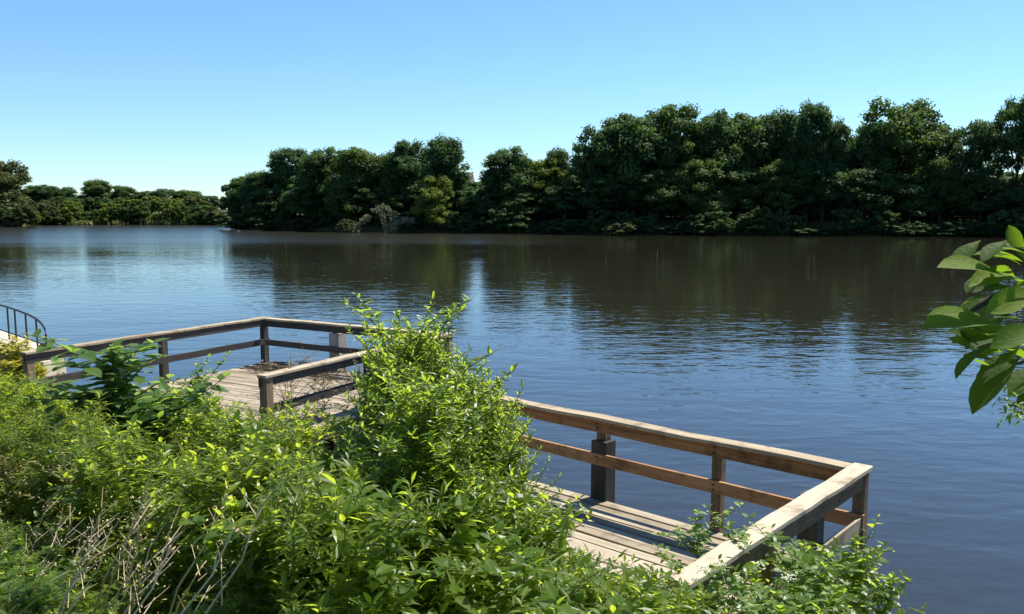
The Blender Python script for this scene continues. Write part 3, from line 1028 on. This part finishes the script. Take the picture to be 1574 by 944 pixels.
def make_weed(seed, h, leaf, template, nb, per_m, mat, spread=.28, tmpl2=None, top_tuft=True, leafmin=.12, droop=.25, stem_r=.006):
    """upright plant: main stem with side shoots, leaves in turning pairs along each"""
    rs = random.Random(seed)
    r = np.random.default_rng(seed)
    S = MB()
    shoots = []
    ll = .14 if h < 2 else .05
    lean = Vector((rs.uniform(-ll, ll), rs.uniform(-ll, ll), 1)) * h
    main = [Vector((0, 0, -.1)), lean * .3 + Vector((0, 0, 0)), lean * .65 + Vector((rs.uniform(-.04, .04), rs.uniform(-.04, .04), 0)) * h, lean]
    shoots.append((main, 1.0))
    for _ in range(nb):
        f = rs.uniform(.15, .9)
        b0 = lean * f
        a = rs.uniform(0, 6.283)
        ln = h * spread * rs.uniform(.6, 1.25) * (1.15 - .5 * f)
        out = Vector((math.cos(a), math.sin(a), 0))
        shoots.append(([b0, b0 + out * ln * .5 + Vector((0, 0, ln * .5)), b0 + out * ln + Vector((0, 0, ln * rs.uniform(.5, .95)))], .6))
    P, Yv, Up, Sz, Tn = [], [], [], [], []
    for pts, k in shoots:
        S.tube(pts, [stem_r * k * (1 - .7 * i / (len(pts) - 1)) for i in range(len(pts))], n=4)
        seg = [(pts[i], pts[i + 1]) for i in range(len(pts) - 1)]
        tot = sum((b - a).length for a, b in seg)
        n = max(4, int(tot * per_m))
        tone = rs.random() * .5
        for q in range(n):
            t = (leafmin + (1 - leafmin) * (q + rs.random()) / n) if k == 1.0 else (.1 + .9 * (q + rs.random()) / n)
            d = t * tot
            for a, b in seg:
                l = (b - a).length
                if d <= l: break
                d -= l
            p = a.lerp(b, min(1, d / max(l, 1e-6)))
            ang = q * 2.4 + rs.uniform(-.5, .5)
            el = rs.uniform(-.15, .65) + .5 * (t > .9)
            P.append(p); Yv.append((math.cos(ang) * math.cos(el), math.sin(ang) * math.cos(el), math.sin(el)))
            Up.append((rs.uniform(-.35, .35), rs.uniform(-.35, .35), 1))
            Sz.append(leaf * rs.uniform(.6, 1.15) * (1.0 if t < .85 else .75))
            Tn.append(min(1, max(0, tone + .25 * t + rs.gauss(0, .14))))
    for q in range(int(h * 22)):
        t = rs.uniform(.72, 1.0)
        p = main[2].lerp(main[3], (t - .65) / .35)
        ang, el = rs.uniform(0, 6.283), rs.uniform(-.2, .9)
        P.append(p); Yv.append((math.cos(ang) * math.cos(el), math.sin(ang) * math.cos(el), math.sin(el)))
        Up.append((rs.uniform(-.35, .35), rs.uniform(-.35, .35), 1)); Sz.append(leaf * rs.uniform(.7, 1.2)); Tn.append(min(1, max(0, rs.gauss(.62, .18))))
    L = Leaves()
    L.add(template, P, Yv, Up, Sz, Tn)
    sm = mesh_from('stem', S.v, S.f, S.t)
    sm.materials.append(MAT['stem'])
    lm = L.mesh('leaves')
    lm.materials.append(mat)
    return sm, lm, h


def put(proto, x, y, h, name, label, cat, group=None, rz=None, tilt=.06, z=None, wide=1.0):
    sm, lm, h0 = proto[:3]
    g = float(ground_z(x, y)) if z is None else z
    o = empty(name, (x, y, g), random.uniform(0, 6.28) if rz is None else rz)
    k = h / h0
    o.scale = (k ** .5 * wide, k ** .5 * wide, k)
    o.rotation_euler = (random.uniform(-tilt, tilt), random.uniform(-tilt, tilt), o.rotation_euler.z)
    link('stem', sm, None, o)
    link('leaves', lm, None, o)
    for nm, me, mt in proto[3:]: link(nm, me, mt, o)
    tag(o, label, cat, group)
    return o


W_BROAD = [make_weed(100 + i, 1.2, .088, LANCE, 18, 68, MAT['weed'], .3) for i in range(4)]
W_NARROW = [make_weed(120 + i, 1.2, .095, NARROW, 15, 110, MAT['weed2'], .26) for i in range(3)]
W_BIG = [make_weed(140 + i, 1.2, .095, BROAD, 16, 48, MAT['shrub'], .3) for i in range(3)]
W_TALL = [make_weed(160 + i, 2.2, .098, LANCE, 40, 66, MAT['shrub'], .25, stem_r=.011) for i in range(4)]
W_PALE = [make_weed(180 + i, 1.1, .07, BROAD, 18, 60, MAT['pale'], .32) for i in range(2)]
W_YEL = [make_weed(190, 1.2, .12, LANCE, 26, 90, MAT['yellow'], .32)]
W_DEAD = [make_weed(195 + i, 1.0, .06, LANCE, 14, 30, MAT['drybrown'], .4) for i in range(2)]

KINDS = [('leafy_weed', W_BROAD, 'lance leaved green weed in the thick growth on the bank', 'weed', 'lance leaved weeds on the bank', .42),
         ('goldenrod', W_NARROW, 'narrow leaved yellow green weed in the thick growth on the bank', 'weed', 'narrow leaved weeds on the bank', .36),
         ('broad_leaf_weed', W_BIG, 'broad leaved green weed in the thick growth on the bank', 'weed', 'broad leaved weeds on the bank', .22)]


def in_near_deck(x, y, pad=0.0):
    d = Vector((x - 3.17, y - 7.52))
    u, v = d.x * -.747 + d.y * .665, d.x * -.665 + d.y * -.747
    return -.15 - pad < u < 6.4 + pad and -.2 - pad < v < 3.3 + pad


def in_far_deck(x, y):
    d = Vector((x + 5.44, y - 18.38))
    u, v = d.x * .867 - d.y * .499, d.x * -.499 - d.y * .867
    return -.2 < u < 5.1 and -.2 < v < 5.8


placed = []
tries = 0
while len(placed) < 520 and tries < 40000:
    tries += 1
    s = random.uniform(1.3, 5.6) if random.random() < .8 else random.uniform(3.4, 5.6)
    t = random.uniform(-4.5, 16.5)
    x, y = su(s, t)
    if y < 1.7 or in_near_deck(x, y) or in_far_deck(x, y): continue
    cx = 787 + F * x / y
    if not (-130 < cx < 1230): continue
    mind = .15 + .010 * y
    if any((x - a) ** 2 + (y - b) ** 2 < mind * mind for a, b in placed): continue
    g = float(ground_z(x, y))
    hm = min(zmax(x + o_, y) for o_ in (-.22, 0, .22)) - g
    h = min(random.uniform(.75, 1.45), hm)
    if 1.3 < s < 2.3: h = min(h, random.uniform(.35, .6))
    if h < .28: continue
    rr = random.random()
    # patches of one kind
    pn = math.sin(x * 1.7 + 2) + math.sin(y * 1.3 + x * .6)
    kd = KINDS[1] if pn + random.uniform(-.8, .8) > .45 else (KINDS[0] if random.random() < .68 else KINDS[2])
    placed.append((x, y))
    put(random.choice(kd[1]), x, y, h, kd[0], kd[2], kd[3], kd[4])
# a taller fringe where the growth meets the water and the platforms
for k in range(150):
    cx = -60 + 1200 * (k + random.random()) / 150
    for _ in range(40):
        s = random.uniform(3.6, 5.5)
        y = s / (.665 * (cx - 787) / F + .747)
        x = (cx - 787) / F * y
        h = zmax(x, y) - float(ground_z(x, y))
        if in_near_deck(x, y) or in_far_deck(x, y): continue
        if .45 < h < 1.7: break
    else: continue
    kd = KINDS[0] if random.random() < .6 else KINDS[k % 3]
    put(random.choice(kd[1]), x, y, h * random.uniform(.86, 1.0), kd[0], kd[2], kd[3], kd[4])

# the tall leafy shrub stalks in the middle
for k in range(44):
    for _ in range(80):
        s = random.uniform(3.0, 4.7)
        cx = random.uniform(555, 745)
        # y from s:  s = y*(.665*(cx-787)/F + .747)
        y = s / (.665 * (cx - 787) / F + .747)
        x = (cx - 787) / F * y
        if in_near_deck(x, y, -.2): continue
        h = min(zmax(x + o_, y) for o_ in (-.32, -.1, 0, .12, .3)) - float(ground_z(x, y))
        if h > 1.0: break
    h = min(h, random.uniform(1.7, 2.5))
    put(W_TALL[k % 4], x, y, h, 'tall_shrub_stalk', 'tall leafy stalk in the dense clump between the two platforms', 'shrub', 'tall stalks in the middle clump', wide=.78)


for k in range(90):
    for _ in range(40):
        s = random.uniform(1.9, 3.6)
        cx = random.uniform(380, 860)
        y = s / (.665 * (cx - 787) / F + .747)
        x = (cx - 787) / F * y
        yt_ = max(random.uniform(600, 790), float(np.interp(cx, SIL_X, SIL_Y)) + 30)
        h = at_depth(cx, yt_, y).z - float(ground_z(x, y))
        if .6 < h < 1.6: break
    else: continue
    kd = KINDS[0] if random.random() < .6 else KINDS[1 + k % 2]
    put(random.choice(kd[1]), x, y, h, kd[0], kd[2], kd[3], kd[4])


def put_px(proto, cx, ytop, y, name, label, cat, group=None, z=None, wide=1.0, tilt=.05):
    p = at_depth(cx, ytop, y)
    g = float(ground_z(p.x, p.y)) if z is None else z
    return put(proto, p.x, p.y, p.z - g, name, label, cat, group, z=g, wide=wide, tilt=tilt)


for k, (cx, yt) in enumerate([(600, 500), (642, 492), (660, 512), (682, 510), (606, 520), (612, 492), (632, 484), (652, 504), (715, 540), (735, 566), (598, 540), (670, 520), (625, 500), (700, 528), (745, 576), (758, 592), (728, 556), (772, 632), (786, 676), (765, 610)]):
    put_px(W_TALL[k % 4], cx + 4, yt + 20, 5.7 + .5 * (k % 3), 'tall_shrub_stalk', 'tall leafy stalk in the dense clump between the two platforms', 'shrub', 'tall stalks in the middle clump', wide=.62, tilt=.02)
put_px(W_TALL[0], 621, 480, 6.1, 'tall_shrub_stalk', 'tallest leafy stalk of the middle clump, its tip standing over the water', 'shrub', tilt=.02)
put_px(W_TALL[1], 606, 530, 6.3, 'tall_shrub_stalk', 'tall leafy stalk just left of the tallest one', 'shrub', tilt=.02, wide=.5)
put_px(W_TALL[2], 690, 532, 6.0, 'tall_shrub_stalk', 'tall leafy stalk right of the tallest one, drooping over the water', 'shrub', tilt=.05)
put_px(W_TALL[3], 768, 588, 5.6, 'tall_shrub_stalk', 'leafy stalk touching the left end of the brown back rail', 'shrub', tilt=.02, wide=.5)
W_SAP = [make_weed(171, 1.8, .15, BROAD, 38, 34, MAT['sapling'], .3, leafmin=.2, stem_r=.016)]
put_px(W_SAP[0], 208, 524, 8.6, 'sapling', 'dark leafy sapling standing before the left rail of the far platform', 'sapling', wide=1.5, tilt=.03)
put_px(W_PALE[0], 320, 560, 10.6, 'pale_weed', 'pale weed at the left of the far platform deck', 'weed')
put_px(W_PALE[1], 285, 575, 10.4, 'pale_weed', 'short pale weed right of the dark sapling', 'weed')
put_px(W_PALE[0], 1092, 795, 5.85, 'pale_weed', 'pale weed growing up through the deck beside the bleached end rail', 'weed', z=.70, wide=1.0)
put_px(W_PALE[1], 1118, 826, 5.7, 'pale_weed', 'low pale weed touching the inner edge of the bleached end rail', 'weed', z=.70, wide=.95)
put_px(W_YEL[0], 8, 522, 15.6, 'yellow_weed', 'bright yellow weed at the left photo edge below the black railing', 'weed', wide=1.3)
put_px(W_YEL[0], 36, 540, 15.2, 'yellow_weed', 'smaller yellow weed beside the left end of the far railing', 'weed', wide=1.1)
put_px(W_YEL[0], 22, 527, 14.6, 'yellow_weed', 'yellow weed nearest the camera at the left edge of the photo', 'weed', wide=1.3)
put_px(W_YEL[0], 58, 566, 14.4, 'yellow_weed', 'low yellow weed in front of the cream end of the seawall', 'weed', wide=1.1)
put_px(W_YEL[0], -22, 528, 15.4, 'yellow_weed', 'yellow weed cut off by the left photo edge', 'weed', wide=1.3)
for (cx, yt, Y) in [(432, 560, 12.6), (455, 556, 13.2), (478, 552, 13.6), (500, 560, 13.4), (540, 545, 14.2), (415, 572, 12.2), (560, 560, 13.0)]:
    put_px(W_DEAD[random.randrange(2)], cx, yt, Y, 'dead_weed', 'dry brown weed along the right rail of the far platform', 'dry weed', 'dry weeds along the far platform rail', wide=1.2, z=.3)

W_STRAW = [make_weed(210 + i, 1.0, .05, LANCE, 16, 46, MAT['straw'], .35) for i in range(2)]
for k in range(26):
    cx = random.uniform(-20, 235)
    yt = random.uniform(606, 730)
    Y = 10.5 - (yt - 600) / 28 + random.uniform(-.5, .5)
    put_px(W_STRAW[k % 2], cx, yt, Y, 'straw_weed', 'straw coloured seeding weed among the green growth at the left', 'dry weed', 'straw coloured weeds at the left', wide=1.1)

# white flowered weeds and the shrub outside the end rail
def flowered(seed):
    sm, lm, h = make_weed(seed, 1.1, .075, BROAD, 12, 38, MAT['weed'], .32)
    rs = random.Random(seed)
    B = MB()
    heads = []
    for _ in range(9):
        a, q, z = rs.uniform(0, 6.28), rs.uniform(.03, .28), rs.uniform(.78, 1.1)
        heads.append((q * math.cos(a), q * math.sin(a), z))
    for (x, y, z) in heads:
        for _ in range(26):
            a, q = rs.uniform(0, 6.28), .045 * rs.random() ** .5
            cx, cy, cz = x + q * math.cos(a), y + q * math.sin(a), z + rs.uniform(-.012, .012)
            e = .007
            B.add([(cx - e, cy, cz), (cx, cy - e, cz + .003), (cx + e, cy, cz), (cx, cy + e, cz + .003), (cx, cy, cz - e)], [(0, 1, 2, 3), (0, 4, 1), (1, 4, 2), (2, 4, 3), (3, 4, 0)])
        B.tube([(x * .4, y * .4, z - .25), (x, y, z)], [.003, .002], n=3)
    fm = mesh_from('flower_heads', B.v, B.f, B.t)
    return (sm, lm, h, ('flower_heads', fm, MAT['flower']))


FL = [flowered(301), flowered(302)]
put_px(FL[0], 1160, 872, 5.05, 'flowering_weed', 'white flowered weed outside the bleached end rail', 'flower')
for (cx, yt, Y, lb) in [(1118, 882, 4.9, 'pale leaved weed nearest the low end of the bleached end rail'), (1195, 858, 5.3, 'pale leaved weed beside the glossy corner shrub'),
                        (1140, 905, 4.6, 'lowest pale leaved weed at the bottom photo edge'), (1178, 892, 4.8, 'pale leaved weed just in front of the white flowered one'),
                        (1215, 905, 4.9, 'pale leaved weed at the bottom photo edge left of the corner shrub')]:
    put_px(W_PALE[int(cx) % 2], cx, yt, Y, 'pale_weed', lb, 'weed')
W_CORNER = [make_weed(320 + i, 1.5, .105, BROAD, 16, 30, MAT['shrub'], .34, stem_r=.009) for i in range(3)]
for k, (cx, yt, Y) in enumerate([(1235, 862, 5.6), (1270, 842, 5.9), (1305, 832, 6.2), (1340, 832, 6.1), (1365, 850, 5.9), (1320, 850, 5.7), (1290, 872, 5.3), (1350, 885, 5.4), (1240, 885, 5.2), (1310, 905, 5.0), (1360, 915, 5.15), (1260, 915, 4.8)]):
    put_px(W_CORNER[k % 3], cx - (28 if cx > 1300 else 10), yt, Y, 'glossy_shrub_stalk', 'glossy leaved stalk of the shrub outside the platform corner by the water', 'shrub', 'shrub stalks outside the platform corner', z=.15, wide=.8)

# dry stalks at the lower left
def make_stalk(seed):
    rs = random.Random(seed)
    S = MB()
    top = Vector((rs.uniform(.3, .62), rs.uniform(-.1, .15), 1.0))
    mid = top * .5 + Vector((-.04, 0, .05))
    S.tube([(0, 0, -.1), mid * .5 + Vector((-.03, .02, 0)), mid, top * .78 + Vector((.02, -.02, .02)), top], [.0065, .006, .005, .0035, .002], n=5)
    for _ in range(6):
        f = rs.uniform(.5, .98)
        b = top * f
        e = b + Vector((rs.uniform(-.06, .14), rs.uniform(-.1, .1), rs.uniform(.06, .16)))
        S.tube([b, e], [.003, .0015], n=3)
    for _ in range(34):
        p = top * rs.uniform(.72, 1.03) + Vector((rs.gauss(0, .03), rs.gauss(0, .03), rs.gauss(0, .03)))
        e = Vector((rs.gauss(0, 1), rs.gauss(0, 1), rs.gauss(0, 1))).normalized() * rs.uniform(.004, .011)
        f = e.cross(Vector((rs.random(), rs.random(), 1))).normalized() * e.length * .4
        S.add([p - e, p - f, p + e, p + f], [(0, 1, 2, 3)], rs.uniform(0, .45))
    me = mesh_from('dry_stalk', S.v, S.f, S.t)
    me.materials.append(MAT['drystalk'])
    return me


STALKS = [make_stalk(400 + i) for i in range(8)]
for k in range(34):
    cx = random.uniform(-20, 480) if k % 2 == 0 else random.uniform(-20, 290)
    yt = random.uniform(735, 900)
    Y = random.uniform(3.0, 4.8)
    tip = at_depth(cx, yt, Y)
    hh = min(1.5, max(.45, tip.z - float(ground_z(tip.x - .4, tip.y))))
    a = random.uniform(-.45, .45)
    lean = Vector((math.cos(a), math.sin(a), 0)) * .45 * hh
    o = link('dry_stalk', STALKS[k % 8], None, None, (tip.x - lean.x, tip.y - lean.y, tip.z - hh))
    o.scale = (hh, hh, hh)
    o.rotation_euler = (0, 0, a)
    tag(o, 'leaning dry tan stalk among the weeds at the lower left', 'dry stalk', 'dry stalks at the lower left')

# undergrowth: leaf litter and low leaves covering the bank, and grass
def bank_points(n, s0, s1, t0, t1):
    s = rng.uniform(s0, s1, n); t = rng.uniform(t0, t1, n)
    P = s[:, None] * N_ + t[:, None] * U_
    ok = np.array([not (in_near_deck(a, b) or in_far_deck(a, b)) for a, b in P])
    return P[ok]


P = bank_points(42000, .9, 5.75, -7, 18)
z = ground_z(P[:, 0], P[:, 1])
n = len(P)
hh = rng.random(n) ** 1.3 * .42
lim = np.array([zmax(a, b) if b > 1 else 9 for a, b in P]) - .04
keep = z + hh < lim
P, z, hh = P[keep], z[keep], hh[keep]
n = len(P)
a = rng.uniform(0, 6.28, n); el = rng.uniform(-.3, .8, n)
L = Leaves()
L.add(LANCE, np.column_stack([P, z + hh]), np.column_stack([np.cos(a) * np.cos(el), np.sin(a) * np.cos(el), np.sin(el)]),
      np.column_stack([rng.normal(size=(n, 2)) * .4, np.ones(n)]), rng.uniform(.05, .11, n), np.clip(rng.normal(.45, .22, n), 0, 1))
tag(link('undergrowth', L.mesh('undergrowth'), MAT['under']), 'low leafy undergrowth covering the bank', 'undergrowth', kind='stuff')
P = bank_points(16000, .2, 5.6, -7, 18)
z = ground_z(P[:, 0], P[:, 1])
n = len(P)
sz = rng.uniform(.2, .55, n)
lim = np.array([zmax(a, b) if b > 1 else 9 for a, b in P]) - .03
keep = z + sz < lim
P, z, sz = P[keep], z[keep], sz[keep]
n = len(P)
GRASS = leaf_template(.035, droop=.25, n=4)
yd = np.column_stack([rng.normal(size=(n, 2)) * .3 + np.array([.1, 0]), np.ones(n)])
L = Leaves()
L.add(GRASS, np.column_stack([P, z - .02]), yd, rng.normal(size=(n, 3)), sz, rng.random(n))
tag(link('grass', L.mesh('grass'), MAT['grass']), 'long green and straw coloured grass on the bank', 'grass', kind='stuff')

# ------------------------------------------------------------------ the near branch at the right edge
def right_shrub():
    bx, by = 1.75, 1.75
    g = float(ground_z(bx, by))
    root = empty('leafy_branch_shrub', (bx, by, g))
    tag(root, 'close shrub whose large glossy leaves reach in from the right photo edge', 'shrub')
    D = 1.55
    rs = random.Random(11)
    base = Vector((bx, by, g))

    def W(x, y, d=D): return at_depth(x, y, d) - base
    S = MB()
    stems = [[Vector((0, 0, -.1)), Vector((-.1, -.1, .9)), W(1690, 470), W(1600, 440), W(1530, 455), W(1490, 480)],
             [W(1690, 470), W(1620, 400), W(1560, 380)],
             [W(1690, 470), W(1620, 540), W(1560, 560), W(1535, 590)],
             [Vector((-.1, -.1, .9)), W(1680, 660), W(1600, 640), W(1556, 622)]]
    for s_, r0 in zip(stems, (.016, .006, .006, .006)):
        S.tube(s_, [r0 * (1 - .75 * i / (len(s_) - 1)) for i in range(len(s_))], n=6)
    S.build('stems', MAT['bark'], root, smooth=True)
    T = leaf_template(.36, droop=.2, fold=.22, n=8, shape='obovate')
    L = Leaves()
    # (base px, tip px, depth, tip depth, up, tint): the leaves that show
    spec = [((1545, 425), (1456, 390), 1.55, 1.50, (0.1, -.5, 1), .8), ((1560, 420), (1500, 425), 1.58, 1.52, (.2, -.6, 1), .9),
            ((1590, 445), (1530, 470), 1.55, 1.48, (.3, -1, .8), .95), ((1575, 400), (1550, 345), 1.6, 1.62, (-.6, -.6, .5), .4),
            ((1540, 500), (1436, 476), 1.55, 1.46, (0, -.5, 1), .7), ((1560, 505), (1472, 512), 1.58, 1.55, (.1, -.7, 1), .75),
            ((1590, 500), (1535, 525), 1.5, 1.44, (.2, -.9, .8), .6), ((1535, 525), (1460, 566), 1.56, 1.53, (.3, .3, 1), .15),
            ((1570, 548), (1489, 616), 1.52, 1.46, (.5, .2, 1), .1), ((1600, 520), (1545, 500), 1.6, 1.6, (.1, -.5, 1), .5),
            ((1600, 380), (1530, 372), 1.62, 1.6, (.1, -.4, 1), .3), ((1600, 560), (1550, 590), 1.55, 1.5, (.3, .1, 1), .2),
            ((1570, 470), (1520, 500), 1.6, 1.62, (.3, 0, 1), .15), ((1600, 600), (1562, 612), 1.5, 1.48, (.2, .1, 1), .3)]
    for k in range(38):
        cx, cy = rs.uniform(1505, 1600), rs.uniform(365, 575)
        a = math.pi + rs.uniform(-.9, .9)
        ln = rs.uniform(40, 66)
        d_ = rs.uniform(1.55, 1.68)
        spec.append(((cx, cy), (cx + ln * math.cos(a), cy - ln * .8 * math.sin(a)), d_, d_ + rs.uniform(-.05, .03), (rs.uniform(-.4, .4), rs.uniform(-.7, .5), 1), rs.random() * .4))
    for k in range(46):                     # the rest of the shrub, outside the photo
        cx, cy = rs.uniform(1670, 1900), rs.uniform(330, 720)
        a = rs.uniform(0, 6.28)
        d_ = rs.uniform(1.4, 1.8)
        spec.append(((cx, cy), (cx + 80 * math.cos(a), cy + 60 * math.sin(a)), d_, d_ + rs.uniform(-.05, .05), (rs.uniform(-.4, .4), rs.uniform(-.6, .2), 1), rs.random()))
    for (b, t, d0, d1, up, tn) in spec:
        p, q = W(*b, d0), W(*t, d1)
        L.add(T, [tuple(p)], [tuple(q - p)], [up], [(q - p).length], [tn])
    o = link('leaves', L.mesh('leaves', True), MAT['near_leaf'], root)
    blotch(MAT['near_leaf'])
    Q = Leaves()
    n = 90
    q0, q1 = W(1600, 640), W(1552, 618)
    ps = [q0.lerp(q1, rs.uniform(.3, 1.05)) + Vector((rs.gauss(0, .014), rs.gauss(0, .016), rs.gauss(-.006, .012))) for _ in range(n)]
    Q.add(LANCE, ps, [(rs.gauss(-.4, .8), rs.gauss(0, .8), rs.gauss(-.2, .7)) for _ in ps], [(rs.gauss(0, .5), rs.gauss(-.4, .4), 1) for _ in ps], [rs.uniform(.010, .024) for _ in ps], [rs.random() for _ in ps])
    link('small_leaves', Q.mesh('small_leaves'), MAT['pale'], root)


right_shrub()
